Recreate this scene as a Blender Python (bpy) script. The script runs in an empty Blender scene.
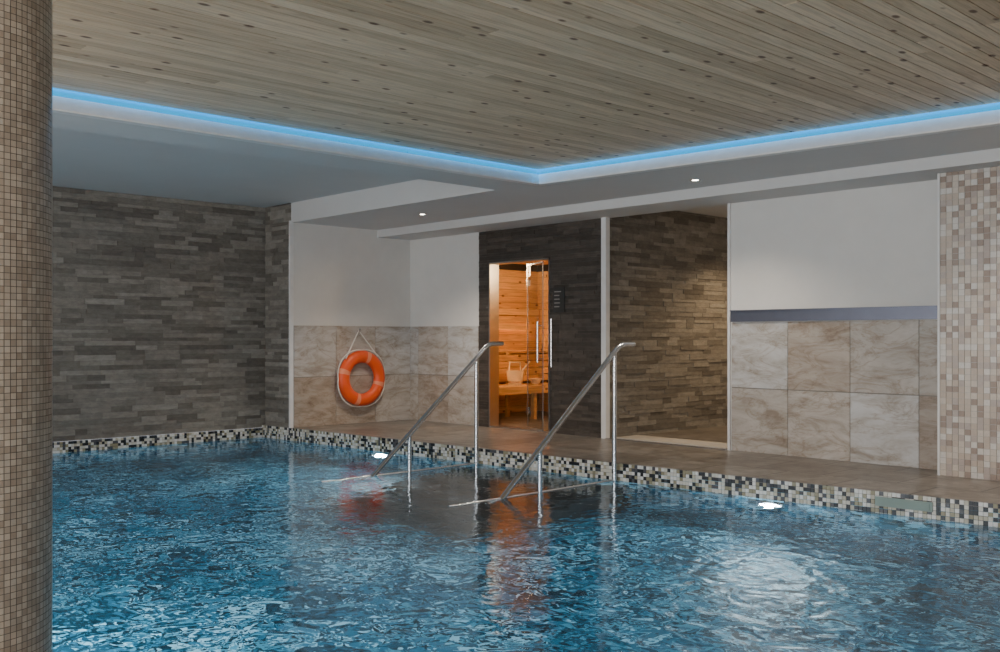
import bpy, math, random
from mathutils import Vector, Matrix
random.seed(7)
scene=bpy.context.scene
C=bpy.context.collection
# ---------------------------------------------------------------- node helpers
def newmat(name):
    m=bpy.data.materials.new(name); m.use_nodes=True
    nt=m.node_tree; b=nt.nodes['Principled BSDF']
    return m,nt,b
def N(nt,t,**kw):
    n=nt.nodes.new(t)
    for k,v in kw.items(): setattr(n,k,v)
    return n
def L(nt,a,b): nt.links.new(a,b)
def rgba(c): return (c[0],c[1],c[2],1)
def ramp(nt,stops,interp='LINEAR'):
    r=N(nt,'ShaderNodeValToRGB'); cr=r.color_ramp; cr.interpolation=interp
    while len(cr.elements)<len(stops): cr.elements.new(0.5)
    for e,(p,c) in zip(cr.elements,stops): e.position=p; e.color=rgba(c)
    return r
def noise(nt,vec,scale,detail=4,rough=.6,dist=0):
    n=N(nt,'ShaderNodeTexNoise'); n.inputs['Scale'].default_value=scale
    n.inputs['Detail'].default_value=detail; n.inputs['Roughness'].default_value=rough
    n.inputs['Distortion'].default_value=dist
    if vec: L(nt,vec,n.inputs['Vector'])
    return n
def mapping(nt,vec,scale=(1,1,1),rot=(0,0,0)):
    m=N(nt,'ShaderNodeMapping'); m.inputs['Scale'].default_value=scale; m.inputs['Rotation'].default_value=rot; L(nt,vec,m.inputs['Vector']); return m.outputs[0]
def mixc(nt,fac,a,b,mode='MIX'):
    m=N(nt,'ShaderNodeMix',data_type='RGBA',blend_type=mode)
    for s,v in ((m.inputs[0],fac),(m.inputs[6],a),(m.inputs[7],b)):
        if isinstance(v,(int,float)): s.default_value=v
        elif isinstance(v,tuple): s.default_value=rgba(v)
        else: L(nt,v,s)
    return m.outputs[2]
def bump(nt,b,h,strength=.3,dist=.01):
    n=N(nt,'ShaderNodeBump'); n.inputs['Strength'].default_value=strength; n.inputs['Distance'].default_value=dist
    L(nt,h,n.inputs['Height']); L(nt,n.outputs[0],b.inputs['Normal'])
def plain(name,col,rough=.5,metal=0,var=.06,scale=6,bmp=.0):
    m,nt,b=newmat(name); tc=N(nt,'ShaderNodeTexCoord')
    n=noise(nt,tc.outputs['Object'],scale)
    r=ramp(nt,[(0.3,tuple(c*(1-var) for c in col)),(.7,tuple(min(1,c*(1+var)) for c in col))])
    L(nt,n.outputs[0],r.inputs[0]); L(nt,r.outputs[0],b.inputs['Base Color'])
    b.inputs['Roughness'].default_value=rough; b.inputs['Metallic'].default_value=metal
    if bmp: bump(nt,b,n.outputs[0],bmp,.01)
    return m
def island(name,stops,rough=.5,nscale=8,namt=.5,nstops=((.3,(.6,.6,.6)),(.7,(1.15,1.15,1.15))),bmp=.3,mapsc=(1,1,1),interp='LINEAR',bdist=.01,spec=.5,veins=False):
    m,nt,b=newmat(name); tc=N(nt,'ShaderNodeTexCoord'); g=N(nt,'ShaderNodeNewGeometry')
    r=ramp(nt,stops,interp); L(nt,g.outputs['Random Per Island'],r.inputs[0])
    vec=tc.outputs['Object']
    if veins:
        sc=N(nt,'ShaderNodeMath',operation='MULTIPLY'); sc.inputs[1].default_value=53; L(nt,g.outputs['Random Per Island'],sc.inputs[0])
        ad=N(nt,'ShaderNodeVectorMath',operation='ADD'); L(nt,vec,ad.inputs[0]); L(nt,sc.outputs[0],ad.inputs[1]); vec=ad.outputs[0]
    v=mapping(nt,vec,mapsc,(.5,.6,0) if veins else (0,0,0))
    n=noise(nt,v,nscale,8,.7,.7 if veins else .3); r2=ramp(nt,list(nstops)); L(nt,n.outputs[0],r2.inputs[0])
    col=mixc(nt,namt,r.outputs[0],r2.outputs[0],'MULTIPLY')
    if veins:
        nv=noise(nt,v,nscale*.7,8,.6,1.0)
        ab=N(nt,'ShaderNodeMath',operation='SUBTRACT'); ab.inputs[1].default_value=.5; L(nt,nv.outputs[0],ab.inputs[0])
        a2=N(nt,'ShaderNodeMath',operation='ABSOLUTE'); L(nt,ab.outputs[0],a2.inputs[0])
        r3=ramp(nt,[(0,(.62,.51,.41)),(.012,(.87,.82,.76)),(.04,(1,1,1))]); L(nt,a2.outputs[0],r3.inputs[0])
        col=mixc(nt,.6,col,r3.outputs[0],'MULTIPLY')
    L(nt,col,b.inputs['Base Color'])
    b.inputs['Roughness'].default_value=rough; b.inputs['Specular IOR Level'].default_value=spec
    if bmp: bump(nt,b,n.outputs[0],bmp,bdist)
    return m
def emis(name,col,s):
    m,nt,b=newmat(name); b.inputs['Base Color'].default_value=rgba(tuple(c*.3 for c in col))
    b.inputs['Emission Color'].default_value=rgba(col); b.inputs['Emission Strength'].default_value=s
    b.inputs['Specular IOR Level'].default_value=.1
    return m
# ---------------------------------------------------------------- materials
M_plaster=plain('white_plaster',(.70,.69,.67),.8,var=.03,scale=3)
M_ceil=plain('ceiling_paint',(.63,.625,.62),.75,var=.02,scale=2)
M_stone=island('split_face_stone',[(0,(.135,.118,.10)),(.25,(.185,.165,.14)),(.5,(.225,.203,.175)),(.75,(.265,.24,.205)),(1,(.32,.295,.255))],.7,9,.9,bmp=.6,mapsc=(1,1,2.5),bdist=.02)
TS=((.34,(.60,.52,.44)),(.45,(.84,.80,.75)),(.53,(.98,.97,.96)),(.66,(1.12,1.13,1.14)))
M_tileA=island('quartzite_tile_grey',[(0,(.46,.455,.45)),(1,(.54,.54,.54))],.42,2.6,.95,nstops=TS,bmp=.45,mapsc=(1,1,2.6),veins=True)
M_tileB=island('quartzite_tile_brown',[(0,(.35,.305,.265)),(1,(.42,.37,.325))],.42,2.6,.95,nstops=TS,bmp=.45,mapsc=(1,1,2.6),veins=True)
M_tileC=island('quartzite_tile_beige',[(0,(.42,.39,.355)),(1,(.49,.46,.43))],.42,2.6,.95,nstops=TS,bmp=.45,mapsc=(1,1,2.6),veins=True)
M_mos=island('beige_mosaic',[(0,(.33,.255,.21)),(.2,(.52,.435,.365)),(.45,(.61,.545,.475)),(.7,(.46,.39,.355)),(.85,(.67,.64,.60))],.3,40,.3,bmp=.1,interp='CONSTANT')
M_mosc=island('column_mosaic',[(0,(.31,.26,.205)),(.5,(.41,.355,.29)),(1,(.50,.445,.37))],.3,14,.4,bmp=.1)
M_band=island('waterline_mosaic',[(0,(.03,.032,.036)),(.2,(.66,.64,.57)),(.42,(.32,.29,.19)),(.56,(.78,.77,.74)),(.76,(.09,.09,.10)),(.88,(.50,.46,.36))],.2,30,.2,bmp=.05,interp='CONSTANT')
M_grout=plain('grout',(.45,.42,.38),.8)
M_groutw=plain('grout_wainscot',(.22,.20,.18),.8)
M_groutd=plain('grout_column',(.12,.105,.09),.8)
M_steel=plain('brushed_steel',(.66,.67,.69),.22,1,var=.04,scale=30)
M_bluesteel=plain('steel_ledge',(.14,.15,.195),.32,.7,var=.05)
M_white=plain('white_trim',(.75,.75,.75),.4)
M_black=plain('black_metal',(.02,.02,.022),.4)
M_rope=plain('white_rope',(.75,.74,.70),.8,scale=60)
M_orange=plain('orange_plastic',(.80,.095,.02),.4,var=.04)
M_band_r=plain('reflective_band',(.82,.28,.16),.4)
M_blue=emis('cove_led_cyan',(.0,.42,.85),.95)
M_lamp=emis('downlight_lens',(1,.9,.75),30)
M_plamp=emis('pool_lamp_lens',(.85,.95,1),14)
M_warm=emis('sauna_led',(1,.5,.15),8)
M_dark=island('dark_slate_cladding',[(0,(.045,.037,.031)),(.5,(.066,.055,.046)),(1,(.095,.08,.067))],.5,9,.9,nstops=((.3,(.55,.5,.47)),(.6,(1,1,1)),(.8,(1.5,1.4,1.3))),bmp=.4,mapsc=(1,1,2))
def woodmat(name,stops,direction,knots=True,rough=.5,grain=.85):
    m,nt,b=newmat(name); tc=N(nt,'ShaderNodeTexCoord'); g=N(nt,'ShaderNodeNewGeometry')
    r=ramp(nt,stops); L(nt,g.outputs['Random Per Island'],r.inputs[0])
    cm=N(nt,'ShaderNodeVectorMath',operation='ADD'); sc=N(nt,'ShaderNodeMath',operation='MULTIPLY'); sc.inputs[1].default_value=37
    L(nt,g.outputs['Random Per Island'],sc.inputs[0]); L(nt,tc.outputs['Object'],cm.inputs[0]); L(nt,sc.outputs[0],cm.inputs[1])
    s=[22,22,22]; s[direction]=1.2
    n=noise(nt,mapping(nt,cm.outputs[0],tuple(s)),1.6,5,.6,1.2)
    r2=ramp(nt,[(.3,(.60,.55,.50)),(.6,(1.06,1.05,1.03))]); L(nt,n.outputs[0],r2.inputs[0])
    col=mixc(nt,grain,r.outputs[0],r2.outputs[0],'MULTIPLY')
    if knots:
        s=[8,8,8]; s[direction]=4.2
        v=N(nt,'ShaderNodeTexVoronoi'); L(nt,mapping(nt,tc.outputs['Object'],tuple(s)),v.inputs['Vector']); v.inputs['Scale'].default_value=1
        r3=ramp(nt,[(.0,(.08,.04,.02)),(.1,(.22,.12,.07)),(.17,(1,1,1))]); L(nt,v.outputs['Distance'],r3.inputs[0])
        col=mixc(nt,.9,col,r3.outputs[0],'MULTIPLY')
    L(nt,col,b.inputs['Base Color']); b.inputs['Roughness'].default_value=rough
    bump(nt,b,n.outputs[0],.15,.003)
    return m
M_woodc=woodmat('ceiling_larch',[(0,(.54,.405,.265)),(.5,(.67,.52,.355)),(1,(.78,.63,.455))],1,rough=.6,grain=.75)
M_woods=woodmat('sauna_spruce',[(0,(.64,.36,.13)),(1,(.80,.50,.21))],1,True,.5)
def deckmat():
    m,nt,b=newmat('deck_stone_tile'); tc=N(nt,'ShaderNodeTexCoord')
    br=N(nt,'ShaderNodeTexBrick'); br.offset=.5; L(nt,tc.outputs['Object'],br.inputs['Vector'])
    br.inputs['Scale'].default_value=1; br.inputs['Brick Width'].default_value=.64; br.inputs['Row Height'].default_value=.64
    br.inputs['Mortar Size'].default_value=.009
    br.inputs['Color1'].default_value=(.175,.155,.138,1); br.inputs['Color2'].default_value=(.28,.26,.24,1); br.inputs['Mortar'].default_value=(.065,.058,.052,1)
    n=noise(nt,tc.outputs['Object'],5,8,.7,.8); r=ramp(nt,[(.36,(.5,.47,.44)),(.52,(.9,.885,.87)),(.64,(1.25,1.25,1.25))]); L(nt,n.outputs[0],r.inputs[0])
    L(nt,mixc(nt,.95,br.outputs['Color'],r.outputs[0],'MULTIPLY'),b.inputs['Base Color']); b.inputs['Roughness'].default_value=.32
    bump(nt,b,n.outputs[0],.25,.01); return m
M_deck=deckmat()
def poolmat(name,stops,size=.1):
    m,nt,b=newmat(name); uv=N(nt,'ShaderNodeUVMap')
    s=N(nt,'ShaderNodeVectorMath',operation='SCALE'); s.inputs['Scale'].default_value=1/size; L(nt,uv.outputs[0],s.inputs[0])
    f=N(nt,'ShaderNodeVectorMath',operation='FLOOR'); L(nt,s.outputs[0],f.inputs[0])
    w=N(nt,'ShaderNodeTexWhiteNoise',noise_dimensions='2D'); L(nt,f.outputs[0],w.inputs['Vector'])
    r=ramp(nt,stops,'CONSTANT'); L(nt,w.outputs['Value'],r.inputs[0])
    fr=N(nt,'ShaderNodeVectorMath',operation='FRACTION'); L(nt,s.outputs[0],fr.inputs[0])
    sep=N(nt,'ShaderNodeSeparateXYZ'); L(nt,fr.outputs[0],sep.inputs[0])
    mn=N(nt,'ShaderNodeMath',operation='MINIMUM'); L(nt,sep.outputs[0],mn.inputs[0]); L(nt,sep.outputs[1],mn.inputs[1])
    lt=N(nt,'ShaderNodeMath',operation='LESS_THAN'); L(nt,mn.outputs[0],lt.inputs[0]); lt.inputs[1].default_value=.05
    L(nt,mixc(nt,lt.outputs[0],r.outputs[0],(.05,.14,.20)),b.inputs['Base Color']); b.inputs['Roughness'].default_value=.4
    return m
M_pool=poolmat('pool_blue_mosaic',[(0,(.0,.022,.04)),(.26,(.005,.065,.115)),(.48,(.018,.155,.26)),(.70,(.07,.30,.43)),(.87,(.30,.60,.74))],.11)
def watermat():
    m=bpy.data.materials.new('water'); m.use_nodes=True; nt=m.node_tree; nt.nodes.clear()
    out=N(nt,'ShaderNodeOutputMaterial'); tc=N(nt,'ShaderNodeTexCoord')
    n1=noise(nt,tc.outputs['Object'],6.2,1,.45,.7); n2=noise(nt,mapping(nt,tc.outputs['Object'],(1,1.3,1)),13,1,.5,.4)
    a=N(nt,'ShaderNodeMath',operation='MULTIPLY_ADD'); L(nt,n2.outputs[0],a.inputs[0]); a.inputs[1].default_value=.16; L(nt,n1.outputs[0],a.inputs[2])
    bp=N(nt,'ShaderNodeBump'); bp.inputs['Strength'].default_value=1; bp.inputs['Distance'].default_value=.040; L(nt,a.outputs[0],bp.inputs['Height'])
    b2=N(nt,'ShaderNodeBump'); b2.inputs['Strength'].default_value=1; b2.inputs['Distance'].default_value=.005; L(nt,a.outputs[0],b2.inputs['Height'])
    fr=N(nt,'ShaderNodeFresnel'); fr.inputs[0].default_value=1.30; L(nt,b2.outputs[0],fr.inputs['Normal'])
    rf=N(nt,'ShaderNodeBsdfRefraction'); rf.inputs['IOR'].default_value=1.33; rf.inputs['Roughness'].default_value=0; rf.inputs['Color'].default_value=(.82,.95,.98,1)
    gl=N(nt,'ShaderNodeBsdfGlossy'); gl.inputs['Roughness'].default_value=.09; gl.inputs['Color'].default_value=(.80,.88,.95,1)
    L(nt,bp.outputs[0],rf.inputs['Normal']); L(nt,b2.outputs[0],gl.inputs['Normal'])
    mx=N(nt,'ShaderNodeMixShader'); L(nt,fr.outputs[0],mx.inputs[0]); L(nt,rf.outputs[0],mx.inputs[1]); L(nt,gl.outputs[0],mx.inputs[2])
    L(nt,mx.outputs[0],out.inputs[0]); return m
M_water=watermat()
def glassmat():
    m=bpy.data.materials.new('clear_glass'); m.use_nodes=True; nt=m.node_tree; nt.nodes.clear()
    out=N(nt,'ShaderNodeOutputMaterial'); t=N(nt,'ShaderNodeBsdfTransparent'); t.inputs[0].default_value=(.68,.68,.66,1)
    g=N(nt,'ShaderNodeBsdfGlossy'); g.inputs['Roughness'].default_value=.02
    mx=N(nt,'ShaderNodeMixShader'); mx.inputs[0].default_value=.07; L(nt,t.outputs[0],mx.inputs[1]); L(nt,g.outputs[0],mx.inputs[2]); L(nt,mx.outputs[0],out.inputs[0]); return m
M_glass=glassmat()
# ---------------------------------------------------------------- mesh helpers
def mesh(name,v,f,mats,uv=None,smooth=False,mi=None):
    me=bpy.data.meshes.new(name); me.from_pydata(v,[],f)
    for m in (mats if isinstance(mats,(list,tuple)) else [mats]): me.materials.append(m)
    if mi:
        for p,i in zip(me.polygons,mi): p.material_index=i
    if uv:
        u=me.uv_layers.new(name='UVMap')
        for i,c in enumerate(uv): u.data[i].uv=c
    if smooth:
        for p in me.polygons: p.use_smooth=True
    me.update(); o=bpy.data.objects.new(name,me); C.objects.link(o); return o
BF=[(0,3,2,1),(4,5,6,7),(0,1,5,4),(1,2,6,5),(2,3,7,6),(3,0,4,7)]
def boxes(name,bs,mats,mi=None):
    v=[];f=[];ml=[]
    for k,(x0,y0,z0,x1,y1,z1) in enumerate(bs):
        o=len(v); v+=[(x0,y0,z0),(x1,y0,z0),(x1,y1,z0),(x0,y1,z0),(x0,y0,z1),(x1,y0,z1),(x1,y1,z1),(x0,y1,z1)]
        f+=[tuple(i+o for i in q) for q in BF]; ml+=[mi[k] if mi else 0]*6
    return mesh(name,v,f,mats,mi=ml)
def prism(name,poly,z0,z1,mats):
    n=len(poly); v=[(x,y,z0) for x,y in poly]+[(x,y,z1) for x,y in poly]
    f=[tuple(range(n-1,-1,-1)),tuple(range(n,2*n))]+[(i,(i+1)%n,(i+1)%n+n,i+n) for i in range(n)]
    return mesh(name,v,f,mats)
def frame_boxes(name,org,u,n,cells,mats,par=None,mi=None):
    u=Vector(u).normalized(); n=Vector(n).normalized(); org=Vector(org); v=[];f=[];ml=[]
    for k,(a0,a1,z0,z1,d0,d1) in enumerate(cells):
        o=len(v)
        for z in (z0,z1):
            for a,d in ((a0,d0),(a1,d0),(a1,d1),(a0,d1)):
                p=org+u*a+n*d; v.append((p.x,p.y,org.z+z))
        f+=[tuple(i+o for i in q) for q in BF]; ml+=[mi[k] if mi else 0]*6
    me=mesh(name,v,f,mats,mi=ml)
    import bmesh
    bm=bmesh.new(); bm.from_mesh(me.data); bmesh.ops.recalc_face_normals(bm,faces=bm.faces); bm.to_mesh(me.data); bm.free()
    if par: me.parent=par
    return me
def parent(name,objs,loc=(0,0,0)):
    e=bpy.data.objects.new(name,None); C.objects.link(e); e.empty_display_size=.1
    for o in objs: o.parent=e
    return e
def tube(name,pts,r,mat,cyclic=False,res=5,kind='POLY'):
    cu=bpy.data.curves.new(name,'CURVE'); cu.dimensions='3D'; cu.bevel_depth=r; cu.bevel_resolution=res; cu.use_fill_caps=True
    s=cu.splines.new('POLY'); s.points.add(len(pts)-1)
    for p,q in zip(s.points,pts): p.co=(*q,1)
    s.use_cyclic_u=cyclic
    o=bpy.data.objects.new(name,cu); C.objects.link(o)
    dg=bpy.context.evaluated_depsgraph_get(); me=bpy.data.meshes.new_from_object(o.evaluated_get(dg)); C.objects.unlink(o); bpy.data.objects.remove(o)
    me.materials.clear(); me.materials.append(mat)
    for p in me.polygons: p.use_smooth=True
    o=bpy.data.objects.new(name,me); C.objects.link(o); return o
def fillet(pts,r,n=6):
    out=[Vector(pts[0])]
    for i in range(1,len(pts)-1):
        p=Vector(pts[i]); a=(Vector(pts[i-1])-p); b=(Vector(pts[i+1])-p); ra=min(r,a.length*.45,b.length*.45)
        A=p+a.normalized()*ra; B=p+b.normalized()*ra
        for k in range(n+1):
            t=k/n; out.append((1-t)**2*A+2*t*(1-t)*p+t*t*B)
    out.append(Vector(pts[-1])); return [tuple(q) for q in out]
def cyl(name,c,r,z0,z1,mat,seg=48,r2=None):
    r2=r if r2 is None else r2; v=[];
    for i in range(seg):
        a=2*math.pi*i/seg; v.append((c[0]+r*math.cos(a),c[1]+r*math.sin(a),z0))
    for i in range(seg):
        a=2*math.pi*i/seg; v.append((c[0]+r2*math.cos(a),c[1]+r2*math.sin(a),z1))
    f=[tuple(range(seg-1,-1,-1)),tuple(range(seg,2*seg))]+[(i,(i+1)%seg,(i+1)%seg+seg,i+seg) for i in range(seg)]
    return mesh(name,v,f,mat)
# ---------------------------------------------------------------- layout constants
XL=-11.67; XR2=-11.0; YP=6.77; YB=8.69; XMAX=3.0; YMIN=-3.0
ZH=2.88; ZS=2.63; ZW=-.16; XM=-3.47; SK=.055
def e_deck(x): return 7.05+(x+5.85)*SK
def e_tray(x): return 6.88+(x+6.64)*.089
def clad(name,org,u,n,length,height,rh=.055,mat=None,par=None,dmin=.008,dmax=.022):
    cells=[]; z=0
    while z<height-.01:
        h=min(rh*random.choice((.7,1,1,1.25)),height-z); a=-random.uniform(0,.3)
        while a<length:
            w=random.uniform(.14,.48); a0=max(a,0); a1=min(a+w,length)
            if a1>a0+.005: cells.append((a0,a1-.0015,z,z+h-.002,0,random.uniform(dmin,dmax)))
            a+=w
        z+=h
    return frame_boxes(name,org,u,n,cells,mat or M_stone,par)
wl=boxes('wall_left',[(XL-.25,YMIN,-.035,XL,YP+.3,3.0)],M_groutd)
clad('stone_cladding',(XL,YMIN,ZW+.13),(0,1,0),(1,0,0),YP-YMIN,ZH-(ZW+.13),par=wl)
wp=boxes('wall_pilaster',[(XL,YP,-.02,XR2-.1,YP+.3,ZH+.05)],M_groutd)
clad('stone_cladding',(XL+.03,YP,0),(1,0,0),(0,-1,0),XR2-XL-.045,ZH,par=wp)
boxes('trim_pilaster',[(XR2-.02,YP-.035,0,XR2+.006,YP+.02,ZS+.02)],M_white).parent=wp
wr=boxes('wall_recess',[(XR2-.1,YP,0,XR2,YB+.16,ZH)],M_plaster)
wbl=boxes('wall_back_left',[(XR2,YB,0,-9.55,YB+.16,ZS+.2)],M_plaster)
def wains(org,u,n,edges,par,pat):
    cells=[(edges[0],edges[-1],.001,1.308,0,.010)]; mi=[3]; k=0
    for z0,z1 in ((0.002,.640),(.648,1.31)):
        for a0,a1 in zip(edges[:-1],edges[1:]):
            cells.append((a0+.003,a1-.003,z0,z1,.004,.018)); mi.append(pat[k%len(pat)]); k+=1
    return frame_boxes('wainscot_tiles',org,u,n,cells,[M_tileA,M_tileB,M_tileC,M_groutw],par,mi)
wains((XR2,YP+.02,0),(0,1,0),(1,0,0),[0,.64,1.28,YB-YP-.02],wr,[1,1,2,0,2,0])
wains((XR2,YB,0),(1,0,0),(0,-1,0),[.018,.2,.84,1.45],wbl,[2,1,2,0,2,0])
wbr=boxes('wall_back_right',[(-5.73,YB,0,XMAX,YB+.2,ZS+.2)],M_plaster)
wains((-5.73,YB,0),(1,0,0),(0,-1,0),[.03,.67,1.313,1.956,2.26],wbr,[2,2,0,1,0,1,2,2])
boxes('trim_wall_end',[(-5.745,YB-.022,0,-5.715,YB+.2,2.53)],M_white).parent=wbr
boxes('steel_ledge',[(-5.70,YB-.035,1.315,XM,YB,1.43),(-5.70,YB-.05,1.422,XM,YB,1.432)],M_bluesteel).parent=wbr
wm=boxes('wall_mosaic',[(XM,8.38,0,XMAX,YB,ZS)],M_grout)
t=.05
cells=[(i*t+.002,i*t+t-.002,j*t+.002,j*t+t-.002,0,.006) for i in range(int(6.4/t)) for j in range(int(ZS/t))]
frame_boxes('mosaic_tiles',(XM+.003,8.38,0),(1,0,0),(0,-1,0),cells,M_mos,wm)
cells=[(i*t+.002,i*t+t-.002,j*t+.002,j*t+t-.002,0,.006) for i in range(5) for j in range(int(ZS/t))]
frame_boxes('mosaic_tiles_return',(XM,8.40,0),(0,1,0),(-1,0,0),cells,M_mos,wm)
boxes('trim_mosaic',[(XM-.015,8.365,0,XM+.003,8.385,ZS)],M_white).parent=wm
SX0,SX1,SZ=-9.345,-8.27,2.12
ws=boxes('wall_sauna_front',[(-9.55,YB+.005,0,SX0,YB+.14,ZS+.2),(SX1,YB+.005,0,-7.40,YB+.14,ZS+.2),(SX0,YB+.005,SZ,SX1,YB+.14,ZS+.2)],M_groutd)
for a,b,z0,z1 in ((-9.55,SX0,0,SZ),(SX1,-7.42,0,SZ),(-9.55,-7.42,SZ,2.55)):
    clad('slate_cladding',(a,YB+.005,z0),(1,0,0),(0,-1,0),b-a,z1-z0,.045,M_dark,ws,.01,.016)
boxes('trim_sauna_corner',[(-7.42,YB-.05,0,-7.35,YB+.02,2.53)],M_white).parent=ws
wcl=boxes('wall_corridor_left',[(-7.50,YB+.02,0,-7.39,13,2.8)],M_groutd)
clad('stone_cladding',(-7.39,YB+.02,0),(0,1,0),(1,0,0),4.28,2.73,par=wcl)
boxes('wall_corridor_right',[(-5.73,YB+.2,0,-5.55,13,2.8)],M_plaster)
boxes('wall_corridor_end',[(-7.5,13,0,-5.5,13.2,2.8)],M_plaster)
boxes('ceiling_corridor',[(-7.5,YB+.06,2.73,-5.5,13.2,2.85)],M_ceil)
boxes('threshold_strip',[(-7.35,YB-.06,.0,-5.75,YB-.01,.008),(-7.30,YB+.03,0,-5.80,YB+.45,.014)],[M_steel,M_grout],[0,1])
prism('floor_pool_deck',[(XL,e_deck(XL)),(XMAX,e_deck(XMAX)),(XMAX,13.2),(XL,13.2)],-.04,0,M_deck)
prism('floor_near',[(-1.0,YMIN),(XMAX,YMIN),(XMAX,e_deck(XMAX)),(-1.0,e_deck(-1))],-.04,-.001,M_deck)
prism('floor_near_left',[(XL,YMIN),(-1.0,YMIN),(-1.0,1.27),(XL,1.27)],-.04,-.001,M_deck)
D=-1.45
def quad(v,f,uv,pts,size):
    o=len(v); v+=pts; f.append((o,o+1,o+2,o+3)); uv+=size
v=[];f=[];uv=[]
x0,x1,y0=XL+.002,-1.0,1.27
ya,yb=e_deck(x0),e_deck(x1)
quad(v,f,uv,[(x0,y0,D),(x1,y0,D),(x1,yb,D),(x0,ya,D)],[(x0,y0),(x1,y0),(x1,yb),(x0,ya)])
for (a,b) in (((x0,ya),(x1,yb)),((x0,y0),(x1,y0)),((x0,y0),(x0,ya)),((x1,y0),(x1,yb))):
    ln=math.dist(a,b); quad(v,f,uv,[(a[0],a[1],D),(b[0],b[1],D),(b[0],b[1],-.04),(a[0],a[1],-.04)],[(0,D),(ln,D),(ln,0),(0,0)])
pool=mesh('swimming_pool',v,f,M_pool,uv)
mesh('pool_water',[(x0+.001,y0+.001,ZW),(x1-.001,y0+.001,ZW),(x1-.001,yb-.001,ZW),(x0+.001,ya-.001,ZW)],[(0,1,2,3)],M_water)
t=.032; ux=Vector((1,SK,0)).normalized(); nx=Vector((SK,-1,0)).normalized()
ln=(x1-x0)*math.sqrt(1+SK**2)
cells=[(i*t+.0015,i*t+t-.0015,-(j+1)*t+.0015,-j*t-.0015,0,.008) for i in range(int(ln/t)) for j in range(6)]
frame_boxes('waterline_mosaic',(x0,ya,-.002),ux,nx,cells,M_band,pool)
L2=ya-y0
cells=[(i*t+.0015,i*t+t-.0015,-(j+1)*t+.0015,-j*t-.0015,0,.03) for i in range(int(L2/t)) for j in range(5)]
frame_boxes('waterline_mosaic_side',(x0,y0,-.036),(0,1,0),(1,0,0),cells,M_band,pool)
px=-3.45
frame_boxes('skimmer_plate',(px,e_deck(px),-.01),ux,nx,[(0,.42,-.1,-.03,.008,.02),(.02,.40,-.09,-.04,.02,.024)],plain('skimmer_plastic',(.25,.33,.30),.4),pool)
st=[]
for k in range(5):
    st.append((-7.75,e_deck(-6.7)-.38*(k+1),D,-5.75,e_deck(-6.7)-.38*k+(0.12 if k==0 else 0),-.48-.2*k))
steps=boxes('steps',st,plain('step_stone',(.03,.034,.036),.5)); steps.parent=pool
# ---------------------------------------------------------------- ceilings
boxes('ceiling_high',[(XL-.2,YMIN,ZH,-7.0,YP+.2,ZH+.12)],M_ceil)
yT=e_tray(-6.7)
prism('ceiling_soffit',[(-7.2,YMIN),(-6.7,YMIN),(-6.7,yT),(2.6,e_tray(2.6)),(2.6,YMIN),(XMAX,YMIN),(XMAX,YB+.06),(-11.0,YB+.06),(-11.0,YP),(-7.2,YP)],ZS,ZH+.05,M_ceil)
boxes('ceiling_beam',[(XR2,8.12,2.53,XMAX,YB+.05,ZS+.02)],M_ceil)
bs=[]; W=.095; x=-6.95
while x<2.6:
    y=YMIN-random.uniform(0,3)
    while y<8.0:
        l=random.uniform(2.2,4.5); a,b=max(y,YMIN),min(y+l,8.0)
        if b>a: bs.append((x,a,2.79+random.uniform(0,.0015),x+W-.007,b-.003,2.815))
        y+=l
    x+=W
bs=[(a,b,c,d,min(e,e_tray(d)+.05 if d<2.6 else e),g) for (a,b,c,d,e,g) in bs if b<e_tray(d)]
boxes('ceiling_wood_boards',bs,M_woodc)
boxes('ceiling_backing',[(-6.99,YMIN,2.812,XMAX,8.2,2.87)],M_black)
def cove(name,p0,p1,inn):
    p0=Vector((*p0,0));p1=Vector((*p1,0));n=Vector((*inn,0)).normalized()
    sec=[(-.02,ZS-.001),(.06,ZS-.001),(.06,ZS+.01),(.004,2.735),(-.02,2.735)]
    v=[];
    for p in (p0,p1):
        for d,z in sec: q=p+n*d; v.append((q.x,q.y,z))
    k=len(sec); f=[(i,(i+1)%k,(i+1)%k+k,i+k) for i in range(k)]+[tuple(range(k)),tuple(range(2*k-1,k-1,-1))]
    a=mesh(name+'_lip',v,f,M_white)
    v=[]
    for p in (p0,p1):
        for d,z in ((-.01,2.737),(.002,2.737),(.002,2.787),(-.01,2.787)): q=p+n*d; v.append((q.x,q.y,z))
    f=[(0,1,5,4),(1,2,6,5),(2,3,7,6),(3,0,4,7)]
    b=mesh(name+'_led',v,f,M_blue)
    u=(p1-p0); li=bpy.data.lights.new(name+'_led_tape','AREA'); li.shape='RECTANGLE'; li.size=u.length; li.size_y=.008; li.energy=5; li.color=(.0,.42,1)
    o=bpy.data.objects.new(name+'_led_tape',li); mid=(p0+p1)/2+n*.010; o.location=(mid.x,mid.y,2.786); o.rotation_euler=(0,0,math.atan2(u.y,u.x)); C.objects.link(o)
    return [a,b,o]
parts=cove('left',(-6.7,YMIN),(-6.7,yT),(1,0))+cove('back',(-6.7,yT),(2.6,e_tray(2.6)),(.089,-1))
parent('cove_light',parts)
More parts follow.
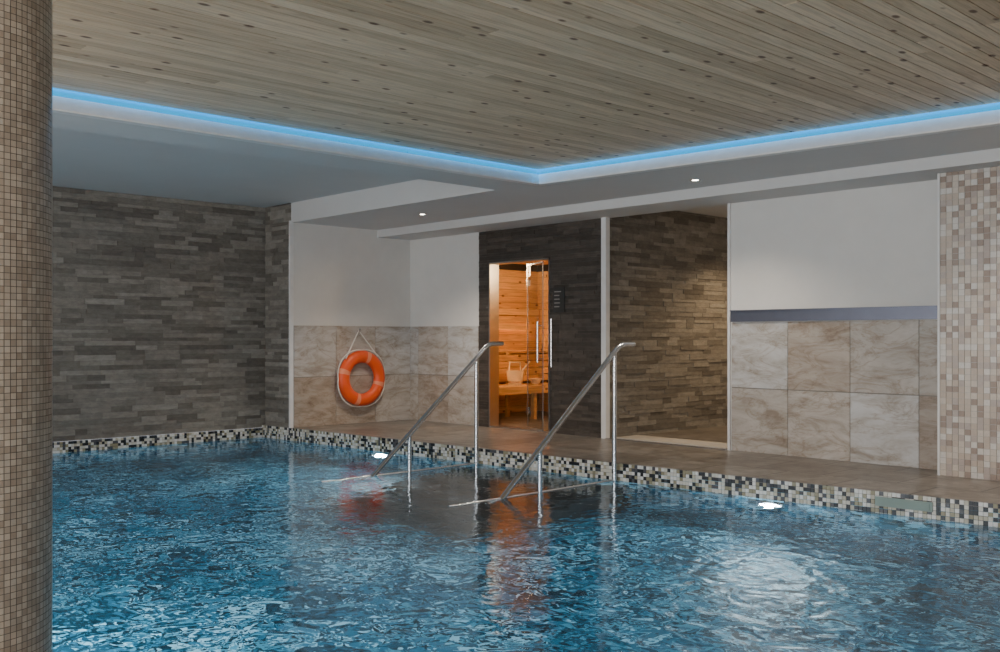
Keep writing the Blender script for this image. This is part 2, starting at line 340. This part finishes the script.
def downlight(x,y,z,power,angle=95,col=(1,.85,.68)):
    seg=32; v=[];f=[]
    for r,zz in ((.052,z-.001),(.052,z-.006),(.038,z-.006),(.036,z-.001)):
        for i in range(seg): a=2*math.pi*i/seg; v.append((x+r*math.cos(a),y+r*math.sin(a),zz))
    for k in range(3):
        for i in range(seg): f.append((k*seg+i,k*seg+(i+1)%seg,(k+1)*seg+(i+1)%seg,(k+1)*seg+i))
    a=mesh('ring',v,f,M_steel); b=cyl('lens',(x,y),.03,z-.003,z-.0015,M_lamp,32)
    li=bpy.data.lights.new('lamp','SPOT'); li.energy=power; li.spot_size=math.radians(angle); li.spot_blend=.8; li.color=col; li.shadow_soft_size=.04
    o=bpy.data.objects.new('lamp',li); o.location=(x,y,z-.02); C.objects.link(o)
    parent('downlight',[a,b,o])
for x,y,p in ((-9.2,7.45,160),(-5.45,7.69,95),(-2.0,7.85,120)):
    downlight(x,y,ZS,p,125)
downlight(-6.5,10.9,2.73,150,120,(1,.72,.42)); downlight(-6.5,9.6,2.73,30,110,(1,.72,.42))
# ---------------------------------------------------------------- column
cx,cy,cr=-3.632,.95,.29
core=cyl('core',(cx,cy),cr,-.02,2.79,M_groutd,96)
t=.0212; nn=round(2*math.pi*(cr+.003)/t); v=[];f=[]
for i in range(nn):
    a0=2*math.pi*(i+.06)/nn; a1=2*math.pi*(i+.94)/nn
    for j in range(int(2.79/t)):
        z0=j*t+.001; z1=z0+t-.0022; o=len(v); r=cr+.003
        v+=[(cx+r*math.cos(a0),cy+r*math.sin(a0),z0),(cx+r*math.cos(a1),cy+r*math.sin(a1),z0),(cx+r*math.cos(a1),cy+r*math.sin(a1),z1),(cx+r*math.cos(a0),cy+r*math.sin(a0),z1)]
        f.append((o,o+1,o+2,o+3))
parent('mosaic_column',[core,mesh('tiles',v,f,M_mosc)])
# ---------------------------------------------------------------- handrails
def rail(X):
    ye=e_deck(X)-.05; R=.024; ps=[]
    top=(X,7.28,1.09); k=(X,7.08,1.09); end=(X,5.42,-.29)
    ps.append(tube('rail_tube',fillet([top,k,end],.08),R,M_steel))
    s=(1.09+.14)/(7.08-5.60)
    zr=lambda y:-.14+(y-5.60)*s
    ps.append(tube('post_upper',[(X,ye,-.49),(X,ye,zr(ye)-.01)],.021,M_steel))
    ps.append(tube('post_lower',[(X,6.02,-.8),(X,6.02,zr(6.02)-.01)],.021,M_steel))
    ps.append(tube('base_bar',[(X,ye,-.156),(X,5.0,-.166)],.013,M_steel))
    ps.append(cyl('flange',(X,ye),.045,-.48,-.465,M_steel,32))
    parent('pool_handrail',ps)
rail(-7.63); rail(-5.85)
# ---------------------------------------------------------------- lifebuoy
def lifebuoy(X,Y,Z):
    R,r=.29,.083; seg,ss=96,20; v=[];f=[];mi=[]
    for i in range(seg):
        a=2*math.pi*i/seg
        for j in range(ss):
            b=2*math.pi*j/ss; rr=R+r*math.cos(b)
            v.append((X+.07+.8*r*math.sin(b),Y+rr*math.cos(a),Z+rr*math.sin(a)))
    for i in range(seg):
        band=((i+6)%24)<3
        for j in range(ss):
            f.append((i*ss+j,i*ss+(j+1)%ss,((i+1)%seg)*ss+(j+1)%ss,((i+1)%seg)*ss+j)); mi.append(1 if band else 0)
    ring=mesh('ring',v,f,[M_orange,M_band_r],smooth=True,mi=mi)
    pts=[]
    for i in range(64):
        a=2*math.pi*i/64; rr=R+r+.004+.028*abs(math.sin(2*a)); pts.append((X+.07,Y+rr*math.cos(a),Z+rr*math.sin(a)))
    rope=tube('grab_rope',pts,.008,M_rope,True)
    h=(X+.03,Y-.02,Z+.64)
    hang=tube('hanging_rope',[(X+.09,Y-.27,Z+.27),h,(X+.09,Y+.25,Z+.29)],.010,M_rope)
    hook=tube('hook',[(X,h[1],h[2]-.01),(X+.05,h[1],h[2]-.01),(X+.06,h[1],h[2]+.03)],.008,M_steel)
    parent('lifebuoy',[ring,rope,hang,hook])
lifebuoy(XR2+.022,7.79,.61)
# ---------------------------------------------------------------- sauna room
ax0,ax1,ay0,ay1=-10.95,-7.55,YB+.14,11.2
shell=boxes('wall_sauna_room',[(ax0-.1,ay0,0,ax0,ay1,2.4),(ax1,ay0,0,ax1+.05,ay1,2.4),(ax0,ay1,0,ax1,ay1+.1,2.4)],M_black)
def planks(name,org,u,n,length,h,pw=.1):
    cells=[(0,length,i*pw,(i+1)*pw-.004,0,.012) for i in range(int(h/pw))]
    return frame_boxes(name,org,u,n,cells,M_woods,shell)
planks('panelling_left',(ax0,ay0,0),(0,1,0),(1,0,0),ay1-ay0,2.3)
planks('panelling_back',(ax0+.02,ay1,0),(1,0,0),(0,-1,0),ax1-ax0-.04,2.3)
planks('panelling_right',(ax1,ay0,0),(0,1,0),(-1,0,0),ay1-ay0,2.3)
boxes('ceiling_sauna',[(ax0,ay0,2.3,ax1,ay1,2.4)],M_woods)
bb=[]
for k in range(5): bb.append((ax0+.02+k*.115,ay0+.05,.93,ax0+.02+k*.115+.1,ay1-.02,.96))
for k in range(4): bb.append((ax0+.60,ay0+.05,.52+k*.1,ax0+.62,ay1-.02,.52+k*.1+.088))
for k in range(5): bb.append((ax0+.64+k*.115,ay0+.05,.45,ax0+.64+k*.115+.1,ay1-.02,.48))
bb.append((ax0+1.18,ay0+.05,.37,ax0+1.2,ay1-.02,.45))
for y in (ay0+.1,10.0,ay1-.1): bb.append((ax0+1.08,y-.03,0,ax0+1.14,y+.03,.45)); bb.append((ax0+.55,y-.03,0,ax0+.6,y+.03,.93))
for k in range(3): bb.append((ax0+.07,ay0+.1,1.28+k*.11,ax0+.09,ay1-.05,1.28+k*.11+.095))
boxes('sauna_bench',bb,M_woods)
boxes('sauna_backrest_light',[(ax0+.02,ay0+.15,1.30,ax0+.035,ay1-.1,1.33)],M_warm)
def lathe(name,c,prof,mat,seg=32):
    v=[];f=[]
    for r,z in prof:
        for i in range(seg): a=2*math.pi*i/seg; v.append((c[0]+r*math.cos(a),c[1]+r*math.sin(a),c[2]+z))
    for k in range(len(prof)-1):
        for i in range(seg): f.append((k*seg+i,k*seg+(i+1)%seg,(k+1)*seg+(i+1)%seg,(k+1)*seg+i))
    return mesh(name,v,f,mat)
bc=(-10.08,9.86,.482)
M_pale=plain('pale_wood',(.90,.76,.55),.5)
b1=lathe('staves',bc,[(0,0),(.10,0),(.125,.2),(.112,.2),(.09,.02),(0,.02)],M_pale)
b2=lathe('hoop',bc,[(.107,.03),(.111,.03),(.114,.055),(.109,.055)],M_steel)
b3=tube('handle',[(bc[0],bc[1]-.118,bc[2]+.2),(bc[0],bc[1]-.1,bc[2]+.32),(bc[0],bc[1]+.1,bc[2]+.32),(bc[0],bc[1]+.118,bc[2]+.2)],.009,M_pale)
b4=tube('ladle',[(bc[0],bc[1]+.03,bc[2]+.1),(bc[0]+.05,bc[1]+.25,bc[2]+.33)],.01,M_pale)
parent('sauna_bucket',[b1,b2,b3,b4])
bowl=lathe('sauna_bowl',(-10.05,10.25,.482),[(0,0),(.05,0),(.1,.08),(.09,.08),(.045,.012),(0,.012)],M_pale)
for loc,e in (((-10.2,9.0,2.1),46),((-8.0,9.6,2.1),48)):
    li=bpy.data.lights.new('sauna_lamp','POINT'); li.energy=e; li.color=(1,.71,.38); li.shadow_soft_size=.12
    o=bpy.data.objects.new('sauna_lamp',li); o.location=loc; C.objects.link(o)
M_frame=plain('frame_steel',(.5,.5,.5),.3,1)
fr=boxes('door_frame',[(SX0,YB-.02,0,SX0+.018,YB+.14,SZ),(SX1-.018,YB-.02,0,SX1,YB+.14,SZ),(SX0,YB-.02,SZ-.018,SX1,YB+.14,SZ),(SX0,YB,0,SX1,YB+.14,.015)],M_frame)
p0=Vector((-8.80,8.83,0)); p1=Vector((-8.30,8.60,0)); u=(p1-p0); ln=u.length; u.normalize(); n=Vector((u.y,-u.x,0))
leaf=mesh('glass_leaf',[tuple(p0+Vector((0,0,.02))),tuple(p1+Vector((0,0,.02))),tuple(p1+Vector((0,0,2.08))),tuple(p0+Vector((0,0,2.08)))],[(0,1,2,3)],M_glass)
edge=frame_boxes('leaf_edges',p0,u,n,[(0,.012,.02,2.08,-.001,.008),(ln-.012,ln,.02,2.08,-.001,.008),(0,ln,.02,.04,-.001,.010),(0,ln,2.06,2.08,-.001,.010),(0,.06,.2,.28,-.01,.02),(0,.06,1.8,1.88,-.01,.02)],M_steel)
hq=p0+u*(ln-.07)+n*.05
hd=tube('pull_handle',[(hq.x,hq.y,.85),(hq.x,hq.y,1.35)],.012,M_steel)
hs=[tube('handle_stud',[(hq.x,hq.y,z),(hq.x-n.x*.05,hq.y-n.y*.05,z)],.008,M_steel) for z in (.9,1.3)]
parent('door_sauna',[fr,leaf,edge,hd]+hs)
hx=-8.19
parent('pull_bar',[tube('bar',[(hx,YB-.07,.8),(hx,YB-.07,1.38)],.012,M_steel),tube('stud_top',[(hx,YB-.07,1.3),(hx,YB,1.3)],.008,M_steel),tube('stud_bottom',[(hx,YB-.07,.88),(hx,YB,.88)],.008,M_steel)])
M_sg=plain('sign_plate',(.035,.035,.035),.4); M_sw=plain('sign_print',(.28,.27,.26),.5)
s1=boxes('plate',[(-8.20,YB-.025,1.46,-8.02,YB-.012,1.76)],M_sg)
s2=boxes('print',[(-8.18,YB-.028,1.70-.045*k,-8.18+random.uniform(.08,.14),YB-.025,1.712-.045*k) for k in range(5)],M_sw)
parent('wall_sign',[s1,s2])
# ---------------------------------------------------------------- pool lamps
def poollamp(loc,rot,pw):
    r1=cyl('bezel',(0,0),.10,0,.02,M_steel,40); r2=cyl('lens',(0,0),.075,.02,.03,M_plamp,40)
    li=bpy.data.lights.new('lamp','AREA'); li.shape='DISK'; li.size=.16; li.energy=pw; li.color=(.93,.97,1)
    o=bpy.data.objects.new('lamp',li); o.location=(0,0,.05); o.rotation_euler=(math.pi,0,0); C.objects.link(o)
    e=parent('pool_lamp',[r1,r2,o]); e.location=loc; e.rotation_euler=rot
for x in (-9.15,-4.3): poollamp((x,e_deck(x)-.01,-.42),(math.radians(90),0,math.atan(SK)),45)
for x in (-9,-5.5,-2.5): poollamp((x,y0+.01,-.6),(math.radians(-90),0,0),72)  # unseen lamps on the near wall, added to brighten the pool floor
# ---------------------------------------------------------------- window wall behind viewer, unseen, added for soft room light; side wall
wb=[(XL-.2,YMIN-.2,-1,XMAX+.2,YMIN,.35),(XL-.2,YMIN-.2,2.45,XMAX+.2,YMIN,3.0)]
wx=[XL-.2,-10.5,-8.2,-7.6,-5.0,-4.4,-1.8,-1.2,1.6,XMAX+.2]
for i in range(0,len(wx)-1,2): wb.append((wx[i],YMIN-.2,.35,wx[i+1],YMIN,2.45))
boxes('wall_front',wb,M_plaster)
for i in range(1,len(wx)-1,2):
    a,b=wx[i],wx[i+1]
    fo=boxes('frame',[(a,YMIN-.12,.35,a+.05,YMIN-.06,2.45),(b-.05,YMIN-.12,.35,b,YMIN-.06,2.45),(a,YMIN-.12,.35,b,YMIN-.06,.4),(a,YMIN-.12,2.4,b,YMIN-.06,2.45),((a+b)/2-.03,YMIN-.12,.35,(a+b)/2+.03,YMIN-.06,2.45)],M_white)
    li=bpy.data.lights.new('window_fill','AREA'); li.shape='RECTANGLE'; li.size=b-a-.1; li.size_y=2.0; li.energy=(50,110,180,230)[(i-1)//2]; li.color=(1,.965,.93)  # area lamp added behind each unseen opening as soft fill for the room
    o=bpy.data.objects.new('window_fill',li); o.location=((a+b)/2,YMIN-.15,1.4); o.rotation_euler=(math.radians(90),0,0); C.objects.link(o)
    parent('added_window_%d'%((i+1)//2),[fo,o])
boxes('wall_right',[(XMAX,YMIN-.2,-1,XMAX+.2,13.2,3.0)],M_plaster)
boxes('ceiling_roof_slab',[(XL-.3,YMIN-.3,3.0,XMAX+.3,13.3,3.1)],M_black)
w=bpy.data.worlds.new('World'); scene.world=w; w.use_nodes=True
bg=w.node_tree.nodes['Background']; bg.inputs[0].default_value=(.95,.96,1,1); bg.inputs[1].default_value=.8
# ---------------------------------------------------------------- camera
cam=bpy.data.cameras.new('camera'); co=bpy.data.objects.new('camera',cam); C.objects.link(co)
cam.sensor_width=36; cam.lens=988/1000*36; cam.shift_y=.012; cam.clip_start=.05
co.location=(0,0,1.15); co.rotation_euler=(math.radians(90),0,math.atan2(.725,.688))
scene.camera=co
